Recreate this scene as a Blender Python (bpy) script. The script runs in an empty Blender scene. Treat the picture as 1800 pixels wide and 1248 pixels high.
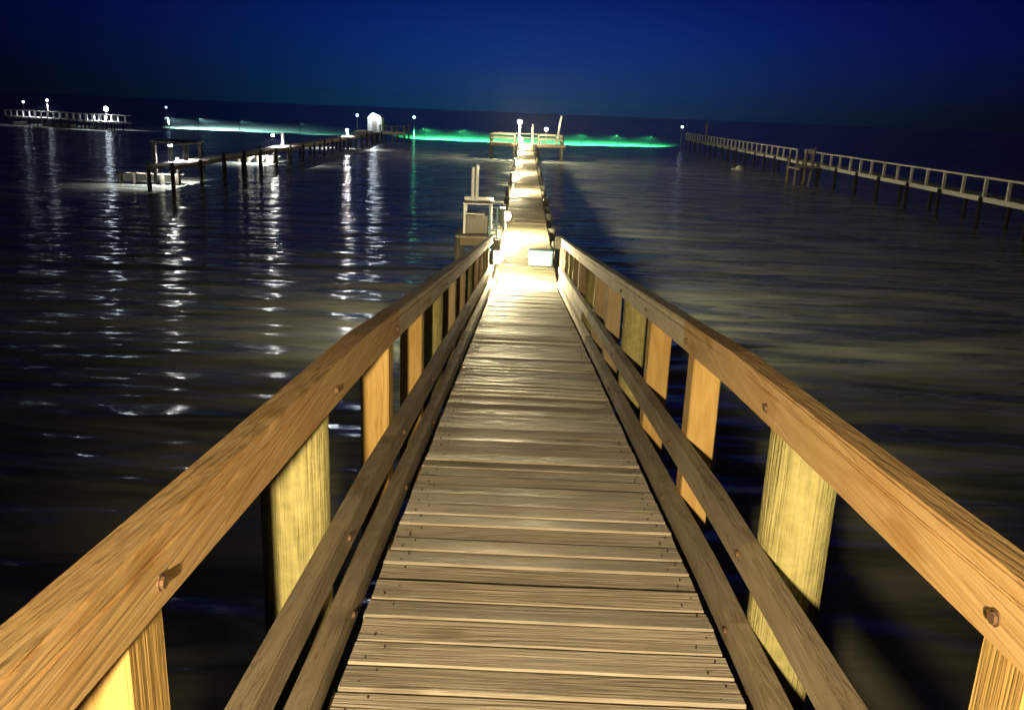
import bpy, bmesh, math, random
from mathutils import Vector, Matrix, Quaternion
R = math.radians
random.seed(7)
scene = bpy.context.scene
C = scene.collection

# ------------------------------------------------------------------ camera
CAM_H = 5.05
cam_d = bpy.data.cameras.new("camera"); cam_d.lens = 29.96; cam_d.sensor_width = 36
cam_d.clip_start = 0.05; cam_d.clip_end = 9000
cam = bpy.data.objects.new("camera", cam_d); C.objects.link(cam)
cam.matrix_world = (Matrix.Translation((0, 0, CAM_H)) @ Matrix.Rotation(R(0.318), 4, 'Z')
                    @ Matrix.Rotation(R(90 - 15.915), 4, 'X') @ Matrix.Rotation(R(2.275), 4, 'Z'))
scene.camera = cam

# ------------------------------------------------------------------ render
scene.view_settings.view_transform = 'Standard'; scene.view_settings.look = 'None'
scene.view_settings.exposure = 0.0; scene.view_settings.gamma = 1.0
cy = scene.cycles
cy.use_denoising = True
cy.sample_clamp_indirect = 4.0
cy.max_bounces = 6; cy.volume_bounces = 0; cy.volume_max_steps = 64
cy.caustics_reflective = False; cy.caustics_refractive = False

# ------------------------------------------------------------------ world: night sky with the town glow over the bay
def V(nt, op, a, b=None, c=None, clamp=False):
    n = nt.nodes.new('ShaderNodeMath'); n.operation = op; n.use_clamp = clamp
    for i, s in enumerate((a, b, c)):
        if s is None: continue
        if isinstance(s, (int, float)): n.inputs[i].default_value = s
        else: nt.links.new(s, n.inputs[i])
    return n.outputs[0]
w = bpy.data.worlds.new("World"); scene.world = w; w.use_nodes = True
nt = w.node_tree; bgn = nt.nodes['Background']
tc = nt.nodes.new('ShaderNodeTexCoord'); sp = nt.nodes.new('ShaderNodeSeparateXYZ')
nt.links.new(tc.outputs['Generated'], sp.inputs[0])
az = V(nt, 'ARCTAN2', sp.outputs[0], sp.outputs[1]); el = V(nt, 'ARCSINE', sp.outputs[2])
def gauss(x, mu, s):
    t = V(nt, 'DIVIDE', V(nt, 'SUBTRACT', x, mu), s)
    return V(nt, 'EXPONENT', V(nt, 'MULTIPLY', V(nt, 'MULTIPLY', t, t), -1.0))
up = V(nt, 'MULTIPLY_ADD', el, 1 / R(4.5), -0.12, clamp=True)
base = V(nt, 'MULTIPLY', V(nt, 'MULTIPLY', up, gauss(el, R(5), R(11))), gauss(az, 0.06, 0.50))
glow = V(nt, 'MULTIPLY', gauss(az, -0.01, 0.30), gauss(el, R(2.2), R(4.8)))
teal = V(nt, 'MULTIPLY', gauss(az, -0.05, 0.26), gauss(el, R(-0.5), R(1.6)))
def vs(col, f):
    n = nt.nodes.new('ShaderNodeVectorMath'); n.operation = 'SCALE'
    n.inputs[0].default_value = col; nt.links.new(f, n.inputs['Scale']); return n.outputs[0]
def va(a, b):
    n = nt.nodes.new('ShaderNodeVectorMath'); n.operation = 'ADD'
    nt.links.new(a, n.inputs[0]); nt.links.new(b, n.inputs[1]); return n.outputs[0]
one = nt.nodes.new('ShaderNodeValue'); one.outputs[0].default_value = 1.0
col = va(va(va(vs((0.0001, 0.0003, 0.003), one.outputs[0]), vs((0.0, 0.0012, 0.085), base)),
            vs((0.0, 0.027, 0.115), glow)), vs((0.0, 0.012, 0.007), teal))
nt.links.new(col, bgn.inputs['Color']); bgn.inputs['Strength'].default_value = 1.0

# the house light behind the photographer, warm and close to the rail line
ld = bpy.data.lights.new("house_light", 'SPOT'); ld.energy = 2100; ld.color = (1.0, 0.71, 0.34)
ld.spot_size = R(66); ld.spot_blend = 1.0
ld.shadow_soft_size = 0.05
lo = bpy.data.objects.new("house_light", ld); lo.location = (-0.20, -1.9, 5.06); C.objects.link(lo)
lo.rotation_euler = (R(90 - 10), 0, R(-4))

# ------------------------------------------------------------------ helpers
def lnk(nt, a, b): nt.links.new(a, b)
def new_mat(name):
    m = bpy.data.materials.new(name); m.use_nodes = True
    return m, m.node_tree, m.node_tree.nodes['Principled BSDF']

def wood(name, c1, c2, axis, rough=0.75, grain=1.0, knots=0.6, vary=0.25, wet=0.0, rough_scale=2.3):
    """sawn timber; grain runs along the given object axis, every board differs"""
    m, nt, b = new_mat(name)
    tc = nt.nodes.new('ShaderNodeTexCoord'); geo = nt.nodes.new('ShaderNodeNewGeometry')
    off = nt.nodes.new('ShaderNodeVectorMath'); off.operation = 'SCALE'
    cmb = nt.nodes.new('ShaderNodeCombineXYZ')
    rnd = geo.outputs['Random Per Island']
    lnk(nt, rnd, cmb.inputs[0]); lnk(nt, V(nt, 'FRACT', V(nt, 'MULTIPLY', rnd, 7.13)), cmb.inputs[1]); lnk(nt, V(nt, 'FRACT', V(nt, 'MULTIPLY', rnd, 3.71)), cmb.inputs[2])
    lnk(nt, cmb.outputs[0], off.inputs[0]); off.inputs['Scale'].default_value = 37.0
    add = nt.nodes.new('ShaderNodeVectorMath'); add.operation = 'ADD'
    lnk(nt, tc.outputs['Object'], add.inputs[0]); lnk(nt, off.outputs[0], add.inputs[1])
    mp = nt.nodes.new('ShaderNodeMapping'); lnk(nt, add.outputs[0], mp.inputs['Vector'])
    s = [9.0, 9.0, 9.0]; s['xyz'.index(axis)] = 0.8; mp.inputs['Scale'].default_value = s
    n1 = nt.nodes.new('ShaderNodeTexNoise'); n1.inputs['Scale'].default_value = 0.9; n1.inputs['Detail'].default_value = 1.5
    lnk(nt, mp.outputs[0], n1.inputs['Vector'])
    ring = V(nt, 'SINE', V(nt, 'MULTIPLY', n1.outputs['Fac'], 58.0))
    ring = V(nt, 'MULTIPLY_ADD', ring, 0.5, 0.5)
    mp2 = nt.nodes.new('ShaderNodeMapping'); lnk(nt, add.outputs[0], mp2.inputs['Vector'])
    s = [110.0] * 3; s['xyz'.index(axis)] = 3.0; mp2.inputs['Scale'].default_value = s
    n2 = nt.nodes.new('ShaderNodeTexNoise'); n2.inputs['Scale'].default_value = 1.0; n2.inputs['Detail'].default_value = 5
    lnk(nt, mp2.outputs[0], n2.inputs['Vector'])
    n3 = nt.nodes.new('ShaderNodeTexNoise'); n3.inputs['Scale'].default_value = rough_scale; n3.inputs['Detail'].default_value = 4
    lnk(nt, add.outputs[0], n3.inputs['Vector'])
    # knots
    mp3 = nt.nodes.new('ShaderNodeMapping'); lnk(nt, add.outputs[0], mp3.inputs['Vector'])
    s = [5.0] * 3; s['xyz'.index(axis)] = 2.2; mp3.inputs['Scale'].default_value = s
    vo = nt.nodes.new('ShaderNodeTexVoronoi'); vo.inputs['Scale'].default_value = 1.0
    lnk(nt, mp3.outputs[0], vo.inputs['Vector'])
    kn = nt.nodes.new('ShaderNodeMapRange'); kn.inputs['From Min'].default_value = 0.05; kn.inputs['From Max'].default_value = 0.24
    kn.inputs['To Min'].default_value = 1.0; kn.inputs['To Max'].default_value = 0.0
    lnk(nt, vo.outputs['Distance'], kn.inputs['Value'])
    mp4 = nt.nodes.new('ShaderNodeMapping'); lnk(nt, add.outputs[0], mp4.inputs['Vector'])
    s = [26.0] * 3; s['xyz'.index(axis)] = 0.9; mp4.inputs['Scale'].default_value = s
    n4 = nt.nodes.new('ShaderNodeTexNoise'); n4.inputs['Scale'].default_value = 1.0; n4.inputs['Detail'].default_value = 3; lnk(nt, mp4.outputs[0], n4.inputs['Vector'])
    ck = V(nt, 'SUBTRACT', 1.0, V(nt, 'MULTIPLY', V(nt, 'ABSOLUTE', V(nt, 'SUBTRACT', n4.outputs['Fac'], 0.62)), 70.0), clamp=True)
    f = V(nt, 'ADD', V(nt, 'MULTIPLY', ring, 0.22 * grain), V(nt, 'MULTIPLY', ck, 0.55))
    f = V(nt, 'ADD', f, V(nt, 'MULTIPLY', n2.outputs['Fac'], 0.55))
    f = V(nt, 'ADD', f, V(nt, 'MULTIPLY', V(nt, 'SUBTRACT', n3.outputs['Fac'], 0.5), 1.0))
    f = V(nt, 'ADD', f, V(nt, 'MULTIPLY', V(nt, 'SUBTRACT', rnd, 0.5), vary * 2))
    f = V(nt, 'ADD', f, V(nt, 'MULTIPLY', kn.outputs[0], knots), clamp=True)
    mx = nt.nodes.new('ShaderNodeMix'); mx.data_type = 'RGBA'
    mx.inputs['A'].default_value = (*c1, 1); mx.inputs['B'].default_value = (*c2, 1)
    lnk(nt, f, mx.inputs['Factor']); lnk(nt, mx.outputs['Result'], b.inputs['Base Color'])
    rr = V(nt, 'MULTIPLY_ADD', n3.outputs['Fac'], 0.5 if wet else 0.25, rough - (0.25 if wet else 0.12), clamp=True)
    lnk(nt, rr, b.inputs['Roughness'])
    b.inputs['Specular IOR Level'].default_value = 0.5 if wet else 0.2
    bp = nt.nodes.new('ShaderNodeBump'); bp.inputs['Strength'].default_value = 0.9; bp.inputs['Distance'].default_value = 0.006 if rough_scale < 5 else 0.012
    lnk(nt, V(nt, 'ADD', n2.outputs['Fac'], V(nt, 'ADD', V(nt, 'MULTIPLY', ring, 0.2), V(nt, 'MULTIPLY', n3.outputs['Fac'], 0.8))), bp.inputs['Height']); lnk(nt, bp.outputs[0], b.inputs['Normal'])
    return m

def plain(name, c, rough=0.6, metal=0.0, nscale=14, amt=0.25):
    m, nt, b = new_mat(name)
    n = nt.nodes.new('ShaderNodeTexNoise'); n.inputs['Scale'].default_value = nscale; n.inputs['Detail'].default_value = 5
    tc = nt.nodes.new('ShaderNodeTexCoord'); lnk(nt, tc.outputs['Object'], n.inputs['Vector'])
    mx = nt.nodes.new('ShaderNodeMix'); mx.data_type = 'RGBA'
    mx.inputs['A'].default_value = (*[x * (1 - amt) for x in c], 1); mx.inputs['B'].default_value = (*[min(1, x * (1 + amt)) for x in c], 1)
    lnk(nt, n.outputs['Fac'], mx.inputs['Factor']); lnk(nt, mx.outputs['Result'], b.inputs['Base Color'])
    b.inputs['Roughness'].default_value = rough; b.inputs['Metallic'].default_value = metal
    return m

def glow_mat(name, c, s):
    m, nt, b = new_mat(name)
    b.inputs['Base Color'].default_value = (0.8, 0.8, 0.8, 1)
    b.inputs['Emission Color'].default_value = (*c, 1); b.inputs['Emission Strength'].default_value = s
    return m

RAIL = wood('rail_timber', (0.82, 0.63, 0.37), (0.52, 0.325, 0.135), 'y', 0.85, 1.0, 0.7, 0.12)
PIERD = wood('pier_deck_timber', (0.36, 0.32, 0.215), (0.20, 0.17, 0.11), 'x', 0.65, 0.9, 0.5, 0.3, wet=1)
RAIL_LIT = wood('lamplit_rail_timber', (0.92, 0.86, 0.72), (0.60, 0.53, 0.41), 'y', 0.85, 1.0, 0.6, 0.12)  # paler copy of the rail timber, lamp brightness put into its colour
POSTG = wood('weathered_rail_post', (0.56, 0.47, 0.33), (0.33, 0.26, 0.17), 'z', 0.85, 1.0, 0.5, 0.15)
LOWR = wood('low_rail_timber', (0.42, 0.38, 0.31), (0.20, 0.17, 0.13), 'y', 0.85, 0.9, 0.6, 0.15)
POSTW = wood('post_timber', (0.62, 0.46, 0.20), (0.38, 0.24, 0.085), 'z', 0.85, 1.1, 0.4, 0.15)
DECK = wood('deck_timber', (0.62, 0.60, 0.57), (0.31, 0.29, 0.265), 'x', 0.62, 0.9, 0.7, 0.36, wet=1)
PILEW = wood('treated_pile', (0.54, 0.53, 0.27), (0.26, 0.26, 0.12), 'z', 0.9, 1.2, 0.5, 0.1, rough_scale=22)
BEAM = wood('beam_timber', (0.26, 0.2, 0.13), (0.10, 0.07, 0.045), 'y', 0.8, 0.8, 0.4, 0.1)
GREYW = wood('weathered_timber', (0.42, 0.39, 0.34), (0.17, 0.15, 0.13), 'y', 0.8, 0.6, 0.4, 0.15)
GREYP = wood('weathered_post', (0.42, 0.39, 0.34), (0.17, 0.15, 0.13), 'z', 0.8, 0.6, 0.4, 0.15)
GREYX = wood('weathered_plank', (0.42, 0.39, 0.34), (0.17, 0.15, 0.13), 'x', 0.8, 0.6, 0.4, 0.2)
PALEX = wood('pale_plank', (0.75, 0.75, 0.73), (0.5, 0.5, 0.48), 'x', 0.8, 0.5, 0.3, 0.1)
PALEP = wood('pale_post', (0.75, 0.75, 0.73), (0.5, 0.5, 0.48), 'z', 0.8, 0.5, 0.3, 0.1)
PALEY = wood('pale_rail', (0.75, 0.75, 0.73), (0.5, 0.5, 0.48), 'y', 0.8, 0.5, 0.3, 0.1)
BLACKP = wood('night_dark_timber', (0.03, 0.028, 0.026), (0.012, 0.012, 0.011), 'z', 0.8, 0.8, 0.3, 0.1)  # darkness put into the colour so piles and posts vanish at night
DARKP = wood('wet_pile', (0.16, 0.15, 0.12), (0.05, 0.05, 0.04), 'z', 0.6, 0.8, 0.3, 0.1)
WHITE = plain('white_paint', (0.78, 0.79, 0.78), 0.45, amt=0.06)
PVC = plain('white_plastic', (0.8, 0.81, 0.83), 0.35, amt=0.03)
METAL = plain('galvanised_metal', (0.5, 0.52, 0.54), 0.4, 0.8, amt=0.15)
RUST = plain('rusty_steel', (0.16, 0.10, 0.065), 0.7, 0.3, nscale=60, amt=0.4)
DARK = plain('dark_metal', (0.05, 0.05, 0.05), 0.5, 0.4)
ROOF = plain('roof_sheet', (0.10, 0.10, 0.11), 0.6)
BLUEP = plain('pale_blue_plastic', (0.20, 0.34, 0.41), 0.4, amt=0.05)
G_WARM = glow_mat('lamp_glass_warm', (1.0, 0.84, 0.47), 2700)
G_WHITE = glow_mat('lamp_glass_white', (1.0, 0.94, 0.86), 420)
G_FAR = glow_mat('lamp_glass_far', (0.86, 0.93, 1.0), 28)
G_BLUE = glow_mat('lamp_glass_blue', (0.25, 0.5, 1.0), 8)
G_DIM = glow_mat('lamp_glass_dim', (0.75, 0.85, 1.0), 8)
G_TEAL = glow_mat('lamp_glass_teal', (0.3, 1.0, 0.6), 10)

def tag(o, label=None, cat=None, group=None, kind=None):
    if label: o['label'] = label
    if cat: o['category'] = cat
    if group: o['group'] = group
    if kind: o['kind'] = kind
    return o
def empty(name, loc, label=None, cat=None, group=None, rz=0):
    o = bpy.data.objects.new(name, None); C.objects.link(o); o.location = loc; o.rotation_euler = (0, 0, rz)
    o.empty_display_size = 0.2
    return tag(o, label, cat, group)
def copy_tree(o, parent=None):
    c = o.copy(); C.objects.link(c); c.parent = parent
    for ch in list(o.children): copy_tree(ch, c)
    return c

class MB:
    def __init__(s): s.bm = bmesh.new()
    def box(s, x0, x1, y0, y1, z0, z1, M=None, jit=0):
        vs = []
        for z in (z0, z1):
            for x, y in ((x0, y0), (x1, y0), (x1, y1), (x0, y1)):
                p = Vector((x + random.uniform(-jit, jit), y + random.uniform(-jit, jit), z + random.uniform(-jit, jit)))
                vs.append(s.bm.verts.new(M @ p if M else p))
        for f in ((0, 3, 2, 1), (4, 5, 6, 7), (0, 1, 5, 4), (1, 2, 6, 5), (2, 3, 7, 6), (3, 0, 4, 7)):
            s.bm.faces.new([vs[i] for i in f])
        return vs
    def beam(s, pts, x0, x1, dz0, dz1):
        """a board following pts [(y,z)] with lateral extent x0..x1 and height z+dz0..z+dz1"""
        prev = None
        for i, (y, z) in enumerate(pts):
            r = [s.bm.verts.new(p) for p in ((x0, y, z + dz0), (x1, y, z + dz0), (x1, y, z + dz1), (x0, y, z + dz1))]
            if prev:
                for k in range(4):
                    s.bm.faces.new((prev[k], r[k], r[(k + 1) % 4], prev[(k + 1) % 4]))
            else: s.bm.faces.new(r[::-1])
            prev = r
        s.bm.faces.new(prev)
    def tube(s, p0, p1, r0, r1=None, n=16, wob=0, seg=1):
        r1 = r0 if r1 is None else r1
        p0 = Vector(p0); p1 = Vector(p1); q = (p1 - p0).to_track_quat('Z', 'Y')
        rings = []
        for k in range(seg + 1):
            t = k / seg; c = p0.lerp(p1, t); rr = r0 + (r1 - r0) * t
            rings.append([s.bm.verts.new(c + q @ Vector((math.cos(a) * rr * (1 + random.uniform(-wob, wob)), math.sin(a) * rr * (1 + random.uniform(-wob, wob)), 0)))
                          for a in [2 * math.pi * i / n for i in range(n)]])
        for a, b in zip(rings, rings[1:]):
            for i in range(n): s.bm.faces.new((a[i], a[(i + 1) % n], b[(i + 1) % n], b[i]))
        s.bm.faces.new(rings[0][::-1]); s.bm.faces.new(rings[-1])
    def ball(s, c, r, u=14, v=9, sz=1.0):
        bmesh.ops.create_uvsphere(s.bm, u_segments=u, v_segments=v, radius=r, matrix=Matrix.Translation(c) @ Matrix.Diagonal((1, 1, sz, 1)))
    def build(s, name, mat, parent=None, bevel=0, smooth=False, along=False):
        if bevel and along:
            eg = [e for e in s.bm.edges if abs(e.verts[0].co.y - e.verts[1].co.y) > .2]
            bmesh.ops.bevel(s.bm, geom=eg, offset=bevel, segments=2, affect='EDGES', clamp_overlap=True)
        elif bevel:
            bmesh.ops.bevel(s.bm, geom=list(s.bm.edges), offset=bevel, segments=1, affect='EDGES', clamp_overlap=True)
        bmesh.ops.recalc_face_normals(s.bm, faces=s.bm.faces)
        me = bpy.data.meshes.new(name); s.bm.to_mesh(me); s.bm.free(); me.materials.append(mat)
        if smooth:
            for p in me.polygons: p.use_smooth = True
        o = bpy.data.objects.new(name, me); C.objects.link(o); o.parent = parent
        return o

# ------------------------------------------------------------------ water
def water_material():
    m, nt, b = new_mat('bay_water'); nt.nodes.remove(b); out = nt.nodes['Material Output']
    tc = nt.nodes.new('ShaderNodeTexCoord')
    def noise(sx, sy, detail, rough=0.5, rot=0, dist=0.0):
        mp = nt.nodes.new('ShaderNodeMapping'); mp.inputs['Scale'].default_value = (sx, sy, 1); mp.inputs['Rotation'].default_value = (0, 0, rot)
        lnk(nt, tc.outputs['Object'], mp.inputs['Vector'])
        n = nt.nodes.new('ShaderNodeTexNoise'); n.noise_dimensions = '2D'; n.inputs['Scale'].default_value = 1
        n.inputs['Detail'].default_value = detail; n.inputs['Roughness'].default_value = rough; n.inputs['Distortion'].default_value = dist
        lnk(nt, mp.outputs[0], n.inputs['Vector']); return n.outputs['Fac']
    h = V(nt, 'ADD', V(nt, 'MULTIPLY', noise(0.28, 0.75, 2, rot=R(6)), 0.42), V(nt, 'MULTIPLY', noise(1.1, 2.6, 3, rot=R(-8)), 0.035))
    bp = nt.nodes.new('ShaderNodeBump'); bp.inputs['Strength'].default_value = 1.0; bp.inputs['Distance'].default_value = 0.75
    lnk(nt, h, bp.inputs['Height'])
    df = nt.nodes.new('ShaderNodeBsdfDiffuse'); gl = nt.nodes.new('ShaderNodeBsdfGlossy')
    gl.inputs['Roughness'].default_value = 0.11; gl.inputs['Color'].default_value = (0.9, 0.95, 1, 1)
    mx = nt.nodes.new('ShaderNodeMix'); mx.data_type = 'RGBA'
    mx.inputs['A'].default_value = (0.13, 0.17, 0.17, 1); mx.inputs['B'].default_value = (0.56, 0.60, 0.52, 1)
    t = noise(0.16, 0.9, 5, 0.6, dist=0.6)
    mr = nt.nodes.new('ShaderNodeMapRange'); mr.inputs['From Min'].default_value = 0.35; mr.inputs['From Max'].default_value = 0.68
    lnk(nt, t, mr.inputs['Value']); lnk(nt, mr.outputs[0], mx.inputs['Factor']); lnk(nt, mx.outputs['Result'], df.inputs['Color'])
    lnk(nt, bp.outputs[0], gl.inputs['Normal'])   # the murk under the surface stays smooth, only the surface ripples
    fr = nt.nodes.new('ShaderNodeFresnel'); fr.inputs['IOR'].default_value = 1.33; lnk(nt, bp.outputs[0], fr.inputs['Normal'])
    f = V(nt, 'MINIMUM', V(nt, 'MULTIPLY_ADD', fr.outputs[0], 0.95, 0.03), 0.50)
    ms = nt.nodes.new('ShaderNodeMixShader'); lnk(nt, f, ms.inputs[0]); lnk(nt, df.outputs[0], ms.inputs[1]); lnk(nt, gl.outputs[0], ms.inputs[2])
    lnk(nt, ms.outputs[0], out.inputs['Surface'])
    return m
mb = MB(); S = 6000
vs_ = [mb.bm.verts.new(p) for p in ((-S, -200, 0), (S, -200, 0), (S, S, 0), (-S, S, 0))]; mb.bm.faces.new(vs_)
tag(mb.build('water', water_material()), kind='structure')

# ------------------------------------------------------------------ ramp down from the house
CX = 0.116; HW = 0.61
Y1, YE = 3.09, 16.94
def dz(y):
    if y < Y1: return CAM_H - 1.511 - 0.082 * y
    return CAM_H - 1.511 - 0.082 * Y1 - 0.114 * (min(y, YE) - Y1)
ZP = dz(YE)     # level of the pier deck

ramp = empty('boardwalk_ramp', (CX, YE, 0), 'timber ramp with railings sloping down from the camera to the long lit pier', 'boardwalk')
def rel(o, root):  # geometry was written in world coordinates
    o.location = -Vector(root.location); return o
def planks(mb, y0, y1, zf, hw, jx=0.006, pitch=0.146, th=0.038, cx=0):
    y = y0
    while y < y1:
        wd = pitch - random.uniform(0.004, 0.011)
        ym = y + wd / 2; sl = (zf(ym + .05) - zf(ym - .05)) / .1
        cup = random.uniform(0.0, 0.0022); tilt = random.uniform(-0.006, 0.006); lift = random.uniform(-0.004, 0.004); skew = random.uniform(-.003, .003)
        xa = cx - hw - random.uniform(0, jx); xb = cx + hw + random.uniform(0, jx)
        nx = 10; rows = []
        ph = random.uniform(0, 6.28); am = random.uniform(0, 0.0025)
        for i in range(nx + 1):
            t = i / nx; x = xa + (xb - xa) * t
            wv = am * math.sin(ph + t * random.uniform(5, 6))
            row = []
            for u, c in ((0, 1), (0.06, 1.6), (0.5, 0), (0.94, 1.6), (1, 1)):
                yy = y + wd * u + skew * (t - .5) + wv
                z = zf(ym) + sl * (yy - ym) + lift + tilt * (u - .5) * 2 + cup * c - (0.005 if u in (0, 1) else 0)
                row.append(mb.bm.verts.new((x, yy, z)))
            row.append(mb.bm.verts.new((x, y + wd + skew * (t - .5) + wv, zf(ym) - th)))
            row.append(mb.bm.verts.new((x, y + skew * (t - .5) + wv, zf(ym) - th)))
            rows.append(row)
        for a, b in zip(rows, rows[1:]):
            for k in range(7): mb.bm.faces.new((a[k], a[(k + 1) % 7], b[(k + 1) % 7], b[k]))
        mb.bm.faces.new(rows[0][::-1]); mb.bm.faces.new(rows[-1])
        y += pitch
mb = MB(); planks(mb, -2.2, YE - 0.02, dz, HW, cx=CX)
nf = len(mb.bm.faces)
y = -2.2
while y < 14:      # nail heads, a pair over each joist line on every board
    for x in (-.56, .54, -.52, .57):
        if random.random() < .93:
            xx = CX + x + random.uniform(-.012, .012); yy = y + (.035 if x in (-.56, .54) else .105) + random.uniform(-.01, .01)
            mb.tube((xx, yy, dz(yy) - .01), (xx, yy, dz(yy) + .0062), .0032, n=6)
    y += .146
o = rel(mb.build('deck', DECK, ramp), ramp); o.data.materials.append(DARK)
for p in o.data.polygons[nf:]: p.material_index = 1

for s in (-1, 1):
    mb = MB(); x = CX + s * 0.54
    mb.beam([(y, dz(y)) for y in (-2.2, Y1, YE - 0.01)], x - 0.02, x + 0.02, -0.27, -0.047)
    rel(mb.build('stringer', BEAM, ramp), ramp)
post_y = [-0.1 + 1.34 * k for k in range(0, 13)]
for s in (-1, 1):
    rail = empty('railing', (0, 0, 0)); rail.parent = ramp; rail.location = -Vector(ramp.location)
    if s < 0: rail['label'] = 'left railing of the ramp, orange brown timber'
    else: rail['label'] = 'right railing of the ramp, pale yellow timber'
    def xr(a, b): return tuple(sorted((CX + s * a, CX + s * b)))
    segs = [-2.2, 1.55 if s < 0 else 2.48, 4.0, 8.6, 12.6, YE + 0.1]
    for k, (a, b) in enumerate(zip(segs, segs[1:])):
        ys = [a + 0.0001] + ([Y1] if a < Y1 < b else []) + [b - 0.0001]
        j = random.uniform(-.0012, .0012)
        mb = MB(); mb.beam([(y, dz(y)) for y in ys], *xr(0.685, 0.765), 0.898, 0.934); mb.build('top_rail', RAIL if a < 3.9 else RAIL_LIT, rail, bevel=0.006, along=True)
        mb = MB(); mb.beam([(y, dz(y)) for y in ys], *xr(0.688, 0.715), 0.795, 0.895); mb.build('side_board', RAIL if a < 3.9 else RAIL_LIT, rail, bevel=0.004, along=True)
    for (nm, z0, z1, xi) in (('mid_rail', 0.27, 0.38, 0.655), ('lower_rail', -0.02, 0.08, 0.645)):
        sg = [-2.2, 3.9 if z0 > .3 else 2.55, 9.3, YE + 0.05]
        for a, b in zip(sg, sg[1:]):
            ys = [a + 0.0001] + ([Y1] if a < Y1 < b else []) + [b - 0.0001]
            j = random.uniform(-.001, .001)
            mb = MB(); mb.beam([(y, dz(y)) for y in ys], *xr(xi, 0.7155), z0, z1); mb.build(nm, LOWR if a < 3.8 else RAIL_LIT, rail, bevel=0.005, along=True)
    # boards added over the last bays to block lamp light from the water
    a, b, z0, z1 = (10.6, 16.66, 0.0, 0.79) if s < 0 else (10.6, 16.9, 0.083, 0.272)
    for q in range(3):
        ya, yb = a + (b - a) * q / 3 + .001, a + (b - a) * (q + 1) / 3 - .001
        mb = MB(); mb.beam([(ya, dz(ya)), (yb, dz(yb))], *(xr(0.858, 0.876) if s < 0 else xr(0.690, 0.7152)), z0, z1)
        mb.build('light_block_board', LOWR, rail)
    for k, y in enumerate(post_y):
        if k % 3 == 2:
            r = 0.113; mb = MB(); x = CX + s * (0.7165 + r)
            mb.tube((x, y, -1.5), (x, y, dz(y) + 0.775), r * 1.06, r, n=24, wob=0.012, seg=14)
            mb.build('pile', PILEW, rail, smooth=True)
        else:
            mb = MB(); a, b = xr(0.717, 0.855)
            mb.box(a, b, y - .07, y + .07, dz(y) - (0.40 if k % 2 else .5), dz(y) + 0.85, jit=0.002)
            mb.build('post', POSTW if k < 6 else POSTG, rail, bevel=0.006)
        if 0 < k < 6:
            for zz in (.845, .325, .03):
                xi = .688 if zz > .5 else (.655 if zz > .1 else .645)
                mb = MB(); x0, x1 = CX + s * (xi - .009), CX + s * (xi + .01)
                mb.tube((x0, y, dz(y) + zz), (x1, y, dz(y) + zz), .011, n=8); mb.tube((x0 + s * .006, y, dz(y) + zz), (x1, y, dz(y) + zz), .015, n=10); mb.build('bolt', RUST, rail)

# ------------------------------------------------------------------ the level pier
PEND = 96.0
pier = empty('pier', (CX, YE, 0), 'long level timber pier chained with lamps, running straight out to the horizon', 'pier')
def pz(y): return ZP - 0.004
mb = MB(); planks(mb, YE + 0.005, 42, pz, HW + 0.02, jx=0.03, cx=CX); 
y = 42
while y < PEND:
    mb.box(CX - HW - random.uniform(0, .05), CX + HW + random.uniform(0, .05), y, y + .137, ZP - .04 + random.uniform(-.004, .006), ZP + random.uniform(-.006, .006)); y += .146
rel(mb.build('deck', PIERD, pier), pier)
for s in (-1, 1):
    mb = MB(); x = CX + s * 0.55
    mb.box(x - .02, x + .02, YE, PEND, ZP - .28, ZP - .048); rel(mb.build('stringer', BEAM, pier), pier)
py = YE + 0.45; k = 0
while py < PEND:
    for s in (-1, 1):
        r = 0.11; x = CX + s * (HW + 0.06 + r)
        top = ZP + (random.uniform(0.02, 0.14) if not (s > 0 and k in (0, 1)) else (0.78, 0.62)[k])
        if s < 0 and k == 0: top = ZP + 0.3
        mb = MB(); mb.tube((x, py + random.uniform(-.1, .1), -1.5), (x + random.uniform(-.03, .03), py, top), r * 1.05, r, n=14, wob=0.02, seg=3)
        rel(mb.build('pile', DARKP, pier, smooth=True), pier)
    mb = MB(); mb.box(CX - HW - .02, CX + HW + .02, py - .04, py + .04, ZP - .45, ZP - .285); rel(mb.build('cross_beam', BEAM, pier), pier)
    py += 2.95 if k > 0 else 2.2; k += 1
# pier head platform
mb = MB()
x = -4.0
while x < 4.4:
    mb.box(x, x + .138, PEND + .01, PEND + 5.2, ZP - .04, ZP + random.uniform(-.004, .004)); x += .146
rel(mb.build('head_deck', GREYX, pier), pier)
for s in (PEND + .1, PEND + 5.0):
    mb = MB(); mb.box(-4.0, 4.45, s, s + .05, ZP - .3, ZP - .045); rel(mb.build('head_beam', BEAM, pier), pier)
for x in (-3.8, -1.2, 1.5, 4.1):
    for yy in (PEND + .3, PEND + 4.9):
        mb = MB(); mb.tube((x, yy, -1.5), (x, yy, ZP + 1.0), .13, .12, n=12); rel(mb.build('pile', DARKP, pier, smooth=True), pier)
for (a, b, yy) in ((-3.8, -1.2, PEND + .15), (1.5, 4.1, PEND + .15), (-3.8, 4.1, PEND + 5.05)):
    for zz in (.5, .95):
        mb = MB(); mb.box(a, b, yy - .02, yy + .02, ZP + zz - .05, ZP + zz + .05); rel(mb.build('head_rail', GREYX, pier), pier)
for x in (-.68, .78):
    mb = MB(); mb.tube((x, PEND - .25, -1.5), (x, PEND - .25, 3.75), .13, .12, n=12); rel(mb.build('tall_pile', GREYP, pier, smooth=True), pier)

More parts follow.
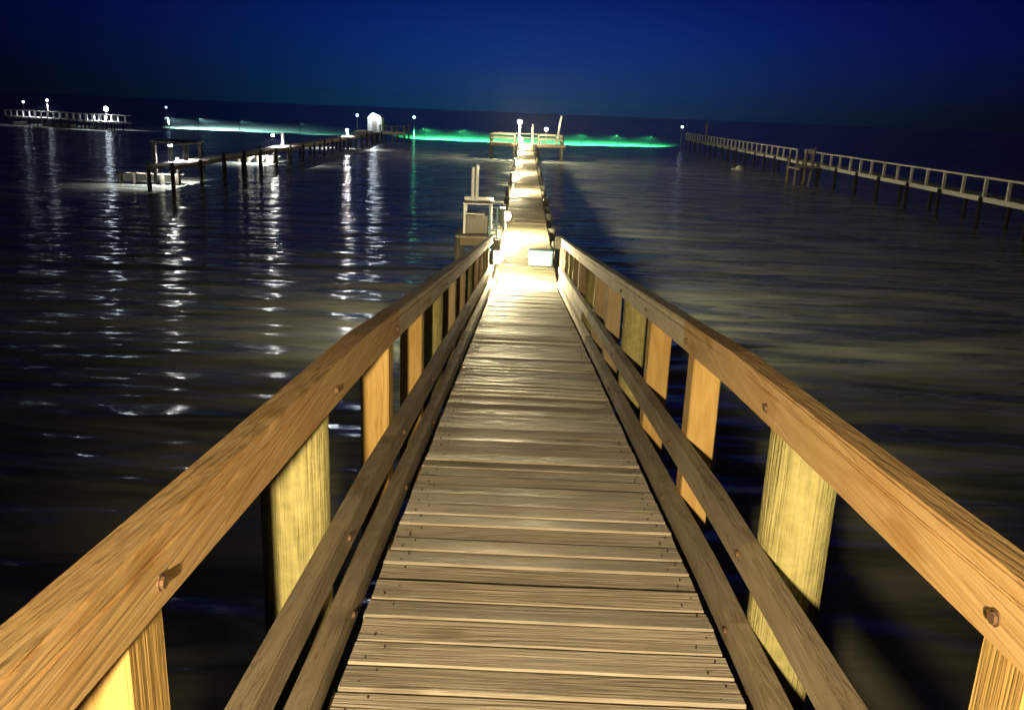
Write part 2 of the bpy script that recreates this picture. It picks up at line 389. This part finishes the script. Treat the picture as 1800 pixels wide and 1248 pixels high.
# ------------------------------------------------------------------ lamps on the pier's left edge
def make_lamp(name, mat, r=0.12, post=0.5, arm=0.0):
    root = empty(name, (0, 0, 0))
    mb = MB(); mb.tube((0, 0, 0), (0, 0, post), .028, .022, n=10); mb.box(-.06, .06, -.06, .06, 0, .012); mb.build('lamp_post', METAL, root)
    mb = MB(); mb.tube((0, 0, post), (0, 0, post + .04), .05, .06, n=12); mb.build('lamp_collar', DARK, root)
    mb = MB(); mb.ball((0, 0, post + .035 + r), r); mb.build('lamp_globe', mat, root, smooth=True)
    mb = MB(); mb.tube((0, 0, post + .035 + 2 * r - .012), (0, 0, post + .035 + 2 * r + .02), r * .55, .01, n=12); mb.build('lamp_cap', DARK, root)
    return root
lp = make_lamp('pier_lamp', G_WARM, post=0.42)
mb = MB(); inner = []; outer = []
for k in range(15):     # shield added left of all but the nearest lamp, darkening the left water
    a = R(100 + 163 * k / 14)
    inner.append([mb.bm.verts.new((math.cos(a) * .165, math.sin(a) * .165, z)) for z in (.30, .80)])
    outer.append([mb.bm.verts.new((math.cos(a) * .170, math.sin(a) * .170, z)) for z in (.30, .80)])
for a, b, c, d in zip(inner, inner[1:], outer, outer[1:]):
    mb.bm.faces.new((a[0], b[0], b[1], a[1])); mb.bm.faces.new((c[0], d[0], d[1], c[1])); mb.bm.faces.new((a[1], b[1], d[1], c[1])); mb.bm.faces.new((a[0], b[0], d[0], c[0]))
for q in (0, -1): mb.bm.faces.new((inner[q][0], inner[q][1], outer[q][1], outer[q][0]))
SHIELD = mb.build('added_lamp_shield', METAL, None)
mb = MB(); inner = []; outer = []
for k in range(13):     # shield added on the nearest lamp's landward left to darken that water
    a = R(158 + 86 * k / 12)
    inner.append([mb.bm.verts.new((math.cos(a) * .150, math.sin(a) * .150, z)) for z in (.34, .70)])
    outer.append([mb.bm.verts.new((math.cos(a) * .155, math.sin(a) * .155, z)) for z in (.34, .70)])
for a, b, c, d in zip(inner, inner[1:], outer, outer[1:]):
    mb.bm.faces.new((a[0], b[0], b[1], a[1])); mb.bm.faces.new((c[0], d[0], d[1], c[1])); mb.bm.faces.new((a[1], b[1], d[1], c[1])); mb.bm.faces.new((a[0], b[0], d[0], c[0]))
for q in (0, -1): mb.bm.faces.new((inner[q][0], inner[q][1], outer[q][1], outer[q][0]))
mb.build('added_lamp_shield', METAL, lp)
ords = ['nearest pier lamp, a glowing white globe at the foot of the ramp', 'second pier lamp out from the ramp, beside the cleaning table platform', 'third pier lamp out from the ramp', 'fourth pier lamp out from the ramp',
        'fifth pier lamp out from the ramp', 'sixth pier lamp out from the ramp', 'seventh pier lamp out from the ramp', 'eighth pier lamp, second before the pier head', 'farthest low pier lamp just before the pier head']
lp_proto = copy_tree(lp); [bpy.data.objects.remove(c) for c in list(lp_proto.children) if c.name.startswith('added_lamp_shield')]
for i, yy in enumerate((16.75, 23.6, 37.6, 49.5, 61.8, 74.0, 83.0, 89.0, 94.5)):
    o = lp if i == 0 else (lp_proto if i == 1 else copy_tree(lp_base))
    if i == 0: lp_base = copy_tree(lp_proto)
    o.location = (CX - 0.56 if i else CX - 0.57, yy, ZP + .002)
    if i == 1: SHIELD.parent = o
    elif i > 1:
        c = SHIELD.copy(); C.objects.link(c); c.parent = o
    if i == 8:
        for c in list(lp_base.children): bpy.data.objects.remove(c)
        bpy.data.objects.remove(lp_base)
    tag(o, ords[i], 'lamp', 'globe lamps along the left edge of the pier')
# lamp on the tall pile at the pier head
o = empty('pile_lamp', (-0.68, PEND - .25, 3.75), 'bright white lamp on top of the tall pile at the pier head', 'lamp')
mb = MB(); mb.tube((0, 0, 0), (0, 0, .06), .07, n=12); mb.build('lamp_base', DARK, o)
mb = MB(); mb.ball((0, 0, .24), .2); mb.build('lamp_globe', G_WARM, o, smooth=True)

# ------------------------------------------------------------------ things by the pier
pf = empty('side_platform', (-1.15, 24.2, 0), 'small timber side platform on piles left of the pier carrying the white cleaning table', 'platform')
mb = MB(); y = -.75
while y < .75: mb.box(-.66, .56, y, y + .138, ZP - .04, ZP - .002 + random.uniform(-.003, .003)); y += .146
mb.build('deck', GREYX, pf)
mb = MB(); mb.box(-.62, .58, -.7, -.66, ZP - .26, ZP - .045); mb.build('beam', BEAM, pf)
for x, y in ((-.6, -.62), (-.6, .62)):
    mb = MB(); mb.tube((x, y, -1.5), (x, y, ZP + .02), .1, n=12); mb.build('pile', DARKP, pf, smooth=True)

ct = empty('cleaning_table', (-1.25, 24.1, ZP), 'white fish cleaning table with two tall white uprights left of the pier', 'table')
mb = MB(); mb.box(-.4, .42, -.3, .3, .83, .87); mb.build('table_top', WHITE, ct, bevel=.006)
mb = MB(); mb.box(-.4, .42, .27, .3, .872, .99); mb.build('splash_board', WHITE, ct)
mb = MB(); mb.box(-.34, .2, -.26, .26, .55, .58); mb.build('shelf', WHITE, ct)
for x in (-.35, .36):
    for y in (-.25, .25):
        mb = MB(); mb.box(x - .035, x + .035, y - .035, y + .035, .02, .828); mb.build('leg', WHITE, ct)
mb = MB(); mb.box(-.29, .28, -.2, .22, .03, .52); mb.build('cabinet', GREYP, ct, bevel=.004)
for x, h in ((-.17, 1.78), (-.05, 1.86)):
    mb = MB(); mb.tube((x, .2, .872), (x, .2, h), .05, .045, n=12); mb.tube((x, .2, h), (x, .2, h + .03), .055, .03, n=12); mb.build('upright', PVC, ct)
ld_ = empty('dock_ladder', (-.78, 23.3, 0), 'pale blue metal ladder hung beside the white cleaning table', 'ladder')
for x in (-.1, .1):
    mb = MB(); mb.tube((x, 0, .1), (x, 0, ZP + .85), .022, n=8); mb.build('side_rail', BLUEP, ld_)
for k in range(8):
    mb = MB(); z = .35 + k * .26; mb.tube((-.1, 0, z), (.1, 0, z), .016, n=8); mb.build('rung', BLUEP, ld_)

cl = empty('cooler', (CX + .33, 19.15, ZP + .006), 'pale blue white cooler box on the right side of the pier deck', 'cooler')
mb = MB(); mb.box(-.27, .27, -.17, .17, .02, .30); mb.build('body', BLUEP, cl, bevel=.02)
mb = MB(); mb.box(-.285, .285, -.185, .185, .302, .37); mb.build('lid', BLUEP, cl, bevel=.02)
for s in (-1, 1):
    mb = MB(); mb.box(s * .272, s * .30, -.06, .06, .2, .23); mb.build('handle', WHITE, cl)
mb = MB()
for x in (-.2, .2): mb.box(x - .03, x + .03, -.15, .15, 0, .019)
mb.build('feet', DARK, cl)

def pole_lamp(name, x, y, h, mat, label, group=None, r=0.16, base=0.0, lean=0.0, pr=.06, cat='lamp post', down=0):
    o = empty(name, (x, y, base), label, cat, group)
    mb = MB(); mb.tube((0, 0, -1.2 if base == 0 else 0), (lean, 0, h - base), pr, pr * .7, n=10); mb.build('pole', GREYP, o, smooth=True)
    mb = MB(); mb.tube((lean, 0, h - base), (lean + .03, 0, h - base + .05), pr, r * .9, n=10); mb.build('lamp_base', DARK, o)
    mb = MB(); mb.ball((lean, 0, h - base + .05 + r), r, 12, 8); mb.build('lamp_globe', mat, o, smooth=True)
    if down:
        l = bpy.data.lights.new('pole_light', 'SPOT'); l.energy = down; l.color = (.9, .95, 1); l.spot_size = R(150); l.spot_blend = .5; l.shadow_soft_size = .1
        lo = bpy.data.objects.new('pole_light', l); C.objects.link(lo); lo.parent = o; lo.location = (lean, -.7, h - base - .1)
    return o
# pole and small things at the pier head
o = empty('head_pole', (3.95, 101.3, ZP), 'tall pale pole standing at the right end of the pier head', 'pole')
mb = MB(); mb.tube((-.35, 0, 0), (0, 0, 2.6), .16, .14, n=12, seg=3); mb.tube((0, 0, 2.6), (.1, 0, 3.1), .15, .09, n=12); mb.build('shaft', WHITE, o, smooth=True)
pole_lamp('head_lamp', 2.3, 99.5, 3.0, G_DIM, 'small dim pale lamp on a post between the bright pile and the tall pole', base=ZP, r=.22)

# ------------------------------------------------------------------ generic pier builder (neighbours)
def n_pier(name, pts, width, z, label, rail=None, pile_step=3.0, post_step=1.9, mats=(GREYX, GREYP, GREYW), pilem=None, gap=None, both=False):
    """pts: polyline of centre points; children: deck, stringer, pile, rail boards, posts"""
    (xa, ya), (xb, yb) = pts
    L = math.hypot(xb - xa, yb - ya); ang = math.atan2(yb - ya, xb - xa)
    o = empty(name, (xa, ya, 0), label, 'pier', rz=ang - math.pi / 2)
    mb = MB(); y = 0
    while y < L: mb.box(-width / 2 - random.uniform(0, .03), width / 2 + random.uniform(0, .03), y, y + .185, z - .04, z + random.uniform(-.005, .005)); y += .2
    mb.build('deck', mats[0], o)
    for s in (-1, 1):
        mb = MB(); mb.box(s * (width / 2 - .05) - .03, s * (width / 2 - .05) + .03, 0, L, z - .26, z - .045); mb.build('stringer', mats[2], o)
    y = .3
    while y < L:
        for s in (-1, 1):
            mb = MB(); mb.tube((s * (width / 2 + .03), y, -1.5), (s * (width / 2 + .03) + random.uniform(-.05, .05), y, z - .01 if rail else z + random.uniform(.02, .25)), .12, .11, n=10)
            mb.build('pile', pilem or mats[1], o, smooth=True)
        y += pile_step * random.uniform(.93, 1.07)
    if rail:
        for s in ((-1, 1) if both else (-1,)):
            spans = [(0, L)] if not gap else [(0, gap[0]), (gap[1], L)]
            for a, b in spans:
                mb = MB(); mb.beam([(a, z), ((a + b) / 2, z + random.uniform(-.03, .03)), (b, z)], s * (width / 2) - .07, s * (width / 2) + .07, rail - .07, rail + .03); mb.build('top_rail', mats[2], o)
                y = a + .1
                while y < b + .01:
                    mb = MB(); x = s * (width / 2 - .02); h = rail - .075
                    mb.box(x - .075, x + .075, y - .075, y + .075, z + .002, z + h); mb.build('post', mats[1], o)
                    y += post_step * random.uniform(.94, 1.06)
    return o
# right-hand neighbour
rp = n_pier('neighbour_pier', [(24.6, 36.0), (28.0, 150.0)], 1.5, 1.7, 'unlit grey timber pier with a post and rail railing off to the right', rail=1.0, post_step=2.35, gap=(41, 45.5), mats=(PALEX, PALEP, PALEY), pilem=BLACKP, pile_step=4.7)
# its T shaped landing and sign
sg = empty('white_sign', (24.6, 76.3, 1.7), 'small white board on two posts by the gap in the right pier railing', 'sign')
for x in (-.3, .3):
    mb = MB(); mb.box(x - .04, x + .04, -.04, .04, 0, 1.15); mb.build('post', GREYP, sg)
mb = MB(); mb.box(-.42, .42, -.07, -.045, .82, 1.2); mb.build('board', WHITE, sg, bevel=.01)
bl = empty('boat_lift', (24.0, 72.6, 0), 'grey timber boat lift frame with leaning piles at the gap in the right pier', 'boat lift')
for (x, y, h, dx) in ((-.4, 0, 3.2, .35), (-1.2, .8, 2.4, 0), (.1, 2.6, 2.8, 0), (-1.2, 3.0, 2.5, 0)):
    mb = MB(); mb.tube((x, y, -1.5), (x + dx, y, h), .13, .07 if dx else .11, n=10); mb.build('pile', GREYP, bl, smooth=True)
mb = MB(); mb.box(-1.3, .5, -.1, .05, 1.5, 1.68); mb.build('cross_beam', GREYW, bl)
mb = MB(); mb.box(-1.28, -1.14, -.1, 3.2, 1.3, 1.45); mb.build('side_beam', GREYW, bl)
pl = empty('far_pole', (24.7, 121.0, 1.7), 'tall dark pole standing at the far end of the right pier', 'pole')
mb = MB(); mb.tube((0, 0, 0), (0, 0, 3.0), .14, .1, n=10); mb.build('shaft', GREYP, pl)
pole_lamp('pole_lamp', 26.3, 149, 3.4, G_DIM, 'dim pale lamp on a pole at the right end of the green lit water', r=.2, pr=.1)
by = empty('mooring_buoy', (22.97, 93.3, 0), 'white mooring buoy floating between our pier and the right pier', 'buoy')
mb = MB(); mb.ball((0, 0, .12), .42, 18, 12, .75); mb.tube((-.9, 0, .02), (.2, 0, .12), .12, .2, n=12); mb.build('float', WHITE, by, smooth=True)
mb = MB(); mb.tube((0, 0, .4), (0, 0, .58), .05, .04, n=8); mb.build('mooring_eye', METAL, by)

# left neighbour: one long pier with four lit stations
lpz = 1.45
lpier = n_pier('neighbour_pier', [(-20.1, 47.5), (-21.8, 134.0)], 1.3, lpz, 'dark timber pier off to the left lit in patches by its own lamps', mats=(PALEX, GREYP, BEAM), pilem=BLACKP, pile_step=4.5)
def station(y, x, power, label, r=.12, h=.95, z=None, arm=-.28, post=WHITE, pr=.1, ax=0):
    zb = lpz if z is None else z
    o = empty('dock_lamp', (x, y, zb), label, 'lamp', 'shaded white lamps on the left pier')
    mb = MB(); mb.box(-pr, pr, -pr, pr, 0 if z is None else -1.5, h); mb.build('lamp_post', post, o)
    mb = MB(); mb.tube((0, 0, h - .04), (ax, arm, h - .04), .025, n=8); mb.build('lamp_arm', METAL, o)
    mb = MB(); mb.tube((ax, arm, h - .14), (ax, arm, h - .02), r * 1.15, r * .35, n=16); mb.build('lamp_shade', DARK, o)
    mb = MB(); mb.ball((ax, arm, h - .16), r * .95, 12, 8, .8); mb.build('lamp_bulb', G_WHITE, o, smooth=True)
    l = bpy.data.lights.new('dock_light', 'SPOT'); l.energy = power; l.color = (1, .95, .88); l.spot_size = R(150); l.spot_blend = .5; l.shadow_soft_size = .06
    lo = bpy.data.objects.new('dock_light', l); C.objects.link(lo); lo.parent = o; lo.location = (ax, arm, h - .30)
    return o
station(52.5, -20.45, 1900, 'nearest lamp of the left pier, lighting a white post below the dark roof', r=.12, h=1.05, arm=-.35, ax=-.78)
station(74.3, -20.6, 3800, 'second lamp of the left pier, above the farther low finger dock', r=.14, h=1.1, arm=-.3, ax=-.75)
station(105.0, -21.3, 6000, 'third and smallest lamp of the left pier, before the lit hut', r=.16, h=.95, arm=-.4)
# shelter on the near station
sh = empty('dock_shelter', (-21.15, 53.2, lpz), 'flat roofed shelter with a white corner post on the left pier', 'shelter')
mb = MB(); mb.box(-1.2, .95, -1.3, 1.5, 1.0, 1.1, Matrix.Rotation(R(2), 4, 'Y')); mb.build('roof', ROOF, sh)
mb = MB(); mb.box(-1.2, .95, -1.36, -1.305, .96, 1.12, Matrix.Rotation(R(2), 4, 'Y')); mb.build('fascia', ROOF, sh)
for x, y, m_, zl in ((.82, -1.1, BLACKP, 0.003), (-1.05, -1.1, BLACKP, -2.9), (.82, 1.3, BLACKP, 0.003), (-1.05, 1.3, BLACKP, -2.9)):
    mb = MB(); mb.box(x - .11, x + .11, y - .11, y + .11, zl, .955); mb.build('post', m_, sh)
def finger(x0, x1, y, z, label, n):
    o = empty('finger_dock', (x0, y, 0), label, 'dock', 'low finger docks of the left pier')
    L = x1 - x0
    mb = MB(); xx = 0
    while xx < L: mb.box(xx, xx + .138, .03, 1.1, z - .035, z + random.uniform(-.004, .004)); xx += .15
    mb.build('deck', GREYW, o)
    mb = MB(); mb.box(0, L, 0, .028, z - .42, z - .01); mb.build('front_board', WHITE, o)
    for k in range(n + 1):
        mb = MB(); mb.tube((L * k / n, -.13, -1.5), (L * k / n, -.13, z + .1), .15, .14, n=10); mb.build('pile', DARKP, o, smooth=True)
    return o
finger(-24.3, -20.9, 52.0, .58, 'low white fronted finger dock beneath the roofed shelter', 4)
finger(-24.6, -21.3, 74.9, .55, 'second low finger dock, farther along the left pier', 4)

# lit hut and platform at the left pier's end
hp = empty('end_platform', (-22.7, 131, 0), 'broad timber platform carrying the lit hut at the left pier end', 'platform')
mb = MB(); x = -2.6
while x < 5: mb.box(x, x + .19, -1.5, 4, 1.45, 1.5 + random.uniform(-.004, .004)); x += .2
mb.build('deck', GREYX, hp)
mb = MB(); mb.box(-2.6, 5, -1.56, -1.505, 1.15, 1.46); mb.build('fascia', WHITE, hp)
for x in (-2.4, -.6, 1.2, 3.0, 4.8):
    for y in (-1.3, 3.8):
        mb = MB(); mb.tube((x, y, -1.5), (x, y, 2.45 if x > 1 else 1.44), .14, n=10); mb.build('pile', GREYP, hp, smooth=True)
mb = MB(); mb.box(1.2, 4.8, -1.45, -1.39, 2.2, 2.32); mb.build('rail', GREYW, hp)
hut = empty('bait_hut', (-22.6, 131.5, 1.5), 'small white hut with a rounded roof glowing under its lamp at the left pier end', 'hut')
mb = MB(); mb.box(-1.05, 1.05, 0, 2, 0, 1.7); mb.build('wall', WHITE, hut)
mb = MB(); prev = None
for k in range(9):
    a = math.pi * k / 8
    r = [mb.bm.verts.new((-math.cos(a) * 1.1, yy, 1.705 + math.sin(a) * .75)) for yy in (-.15, 2.1)]
    if prev: mb.bm.faces.new((prev[0], r[0], r[1], prev[1]))
    prev = r
fs = [v for v in mb.bm.verts if v.co.y < 0]; mb.bm.faces.new(fs); mb.bm.faces.new([v for v in mb.bm.verts if v.co.y > 0][::-1]); mb.build('roof', WHITE, hut)
mb = MB(); mb.box(-.35, .35, -.05, -.002, .05, 1.5); mb.build('door', GREYP, hut)
o = empty('hut_lamp', (-22.6, 130.3, 3.6), 'big bright lamp hung in front of the white hut', 'lamp')
mb = MB(); mb.ball((0, 0, 0), .42, 16, 10); mb.build('lamp_globe', G_FAR, o, smooth=True)
mb = MB(); mb.tube((0, .3, .5), (0, 1.3, .3), .05, n=8); mb.tube((0, .3, .5), (0, .05, .4), .05, n=8); mb.build('lamp_arm', DARK, o)
pole_lamp('pole_lamp', -24.9, 130, 3.4, G_BLUE, 'blue tinted lamp on a pole just left of the white hut', r=.2, base=1.5)
pole_lamp('pole_lamp', -19.05, 150, 3.2, G_TEAL, 'dim teal lamp on a pole right of the white hut', r=.22)

# far left pier with lamps
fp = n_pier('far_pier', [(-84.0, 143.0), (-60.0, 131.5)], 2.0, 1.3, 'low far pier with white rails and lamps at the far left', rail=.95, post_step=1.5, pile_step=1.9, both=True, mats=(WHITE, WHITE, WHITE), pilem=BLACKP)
G_ = 'pole lamps of the far left pier'
pole_lamp('pole_lamp', -82.0, 143.5, 3.3, G_DIM, 'faint lamp farthest left on the horizon', G_, r=.18, base=1.3)
pole_lamp('pole_lamp', -77.0, 141.5, 3.7, G_FAR, 'second lamp from the left on the far pier, small and white', G_, r=.17, base=1.3, down=2000)
pole_lamp('pole_lamp', -64.0, 134.0, 2.7, G_FAR, 'brightest and largest lamp of the far left pier', G_, r=.34, base=1.3, down=2500)
pole_lamp('pole_lamp', -60.0, 148.0, 3.3, G_BLUE, 'bluish lamp on a leaning pole above the white lit water', G_, r=.16, lean=-.5)
for i, x in enumerate((-80.5, -75.4, -73.6, -71.4)):
    o = empty('moored_skiff', (x, 139.5 - i * .8, 0), ('leftmost of the pale skiffs under the far pier', 'second pale skiff from the left under the far pier', 'third pale skiff from the left under the far pier', 'rightmost of the pale skiffs under the far pier')[i], 'skiff', 'pale skiffs moored under the far pier', rz=R(6 * i))
    mb = MB(); rows = []
    for k in range(7):
        t = k / 6; hw = .5 * math.sin(math.pi * (.25 + .75 * t) ) ** .5 if t < 1 else .03
        hw = max(hw, .03); xx = -1.0 + 2.0 * t
        rows.append([mb.bm.verts.new(p) for p in ((xx, -hw, .5 + .12 * t), (xx, -hw * .6, -.08), (xx, hw * .6, -.08), (xx, hw, .5 + .12 * t), (xx, hw * .8, .42), (xx, -hw * .8, .42))])
    for a, b in zip(rows, rows[1:]):
        for k in range(6): mb.bm.faces.new((a[k], a[(k + 1) % 6], b[(k + 1) % 6], b[k]))
    mb.bm.faces.new(rows[0][::-1]); mb.bm.faces.new(rows[-1]); mb.build('hull', WHITE, o)
    mb = MB(); mb.box(-.3, 0, -.4, .4, .425, .47); mb.build('seat', GREYX, o)

# ------------------------------------------------------------------ green fishing floodlights over the far water
def flood(x, y, z, color, power, label, spread=95, tilt=-4.5, az=0, mat=DARK):
    o = empty('fishing_floodlight', (x, y, 0), label, 'floodlight', 'fishing floodlights shining out over the far water')
    mb = MB(); mb.tube((0, 0, -1.5), (0, 0, z), .035, .03, n=8); mb.build('pole', BLACKP, o)
    mb = MB(); mb.box(-.14, .14, -.06, .1, z, z + .2); mb.build('housing', DARK, o)
    mb = MB(); mb.box(-.12, .12, .101, .106, z + .02, z + .18); mb.build('lens', mat, o)
    l = bpy.data.lights.new('fishing_light', 'SPOT'); l.energy = power; l.color = color; l.spot_size = R(spread); l.spot_blend = 1.0; l.shadow_soft_size = .15
    lo = bpy.data.objects.new('fishing_light', l); C.objects.link(lo); lo.parent = o; lo.location = (0, .2, z + .1)
    lo.rotation_euler = (R(90 + tilt), 0, R(-az)); lo.scale = (3.6, 1, 1)
    return o
GRN = (0.06, 1.0, 0.27)
spots = [(-16, 139, GRN, 1), (-10, 138, GRN, 1), (-4, 137, GRN, 1.0), (3, 138, GRN, .8), (9, 140, GRN, .8), (15, 143, GRN, .7), (21, 147, GRN, .6),
         (-36, 140, (.25, .9, .6), .06), (-46, 141, (.4, 1, .8), .2), (-53, 142, (.55, 1, .85), .5), (-59, 143, (.6, 1, .9), .6)]
for i, (x, y, c, p) in enumerate(spots):
    flood(x, y, 1.9, c, 1300000 * p, ['leftmost of the green fishing floodlights on short poles', 'second green fishing floodlight from the left, beside the leftmost one', 'green fishing floodlight just left of the pier head', 'green fishing floodlight behind the pier head', 'first green fishing floodlight right of the pier head', 'second green fishing floodlight from the right', 'rightmost of the green fishing floodlights', 'pale teal fishing floodlight nearest the white hut', 'second pale teal fishing floodlight left of the white hut', 'second pale teal fishing floodlight from the far left', 'leftmost pale teal fishing floodlight, below the bluish lamp'][i], spread=14.5, tilt=-8.2)

# ------------------------------------------------------------------ haze added over the bay to give the lamps halos
HAZE = 0.0003
if HAZE:
    mb = MB(); mb.box(-160, 160, -8, 400, -2.6, 9); hz = mb.build('haze', None)
    m = bpy.data.materials.new('halo_haze'); m.use_nodes = True; n = m.node_tree; n.nodes.remove(n.nodes['Principled BSDF'])
    v = n.nodes.new('ShaderNodeVolumePrincipled'); v.inputs['Density'].default_value = HAZE; v.inputs['Color'].default_value = (.8, .88, 1, 1); v.inputs['Anisotropy'].default_value = 0.3
    n.links.new(v.outputs[0], n.nodes['Material Output'].inputs['Volume']); hz.data.materials[0] = m
    tag(hz, kind='stuff')
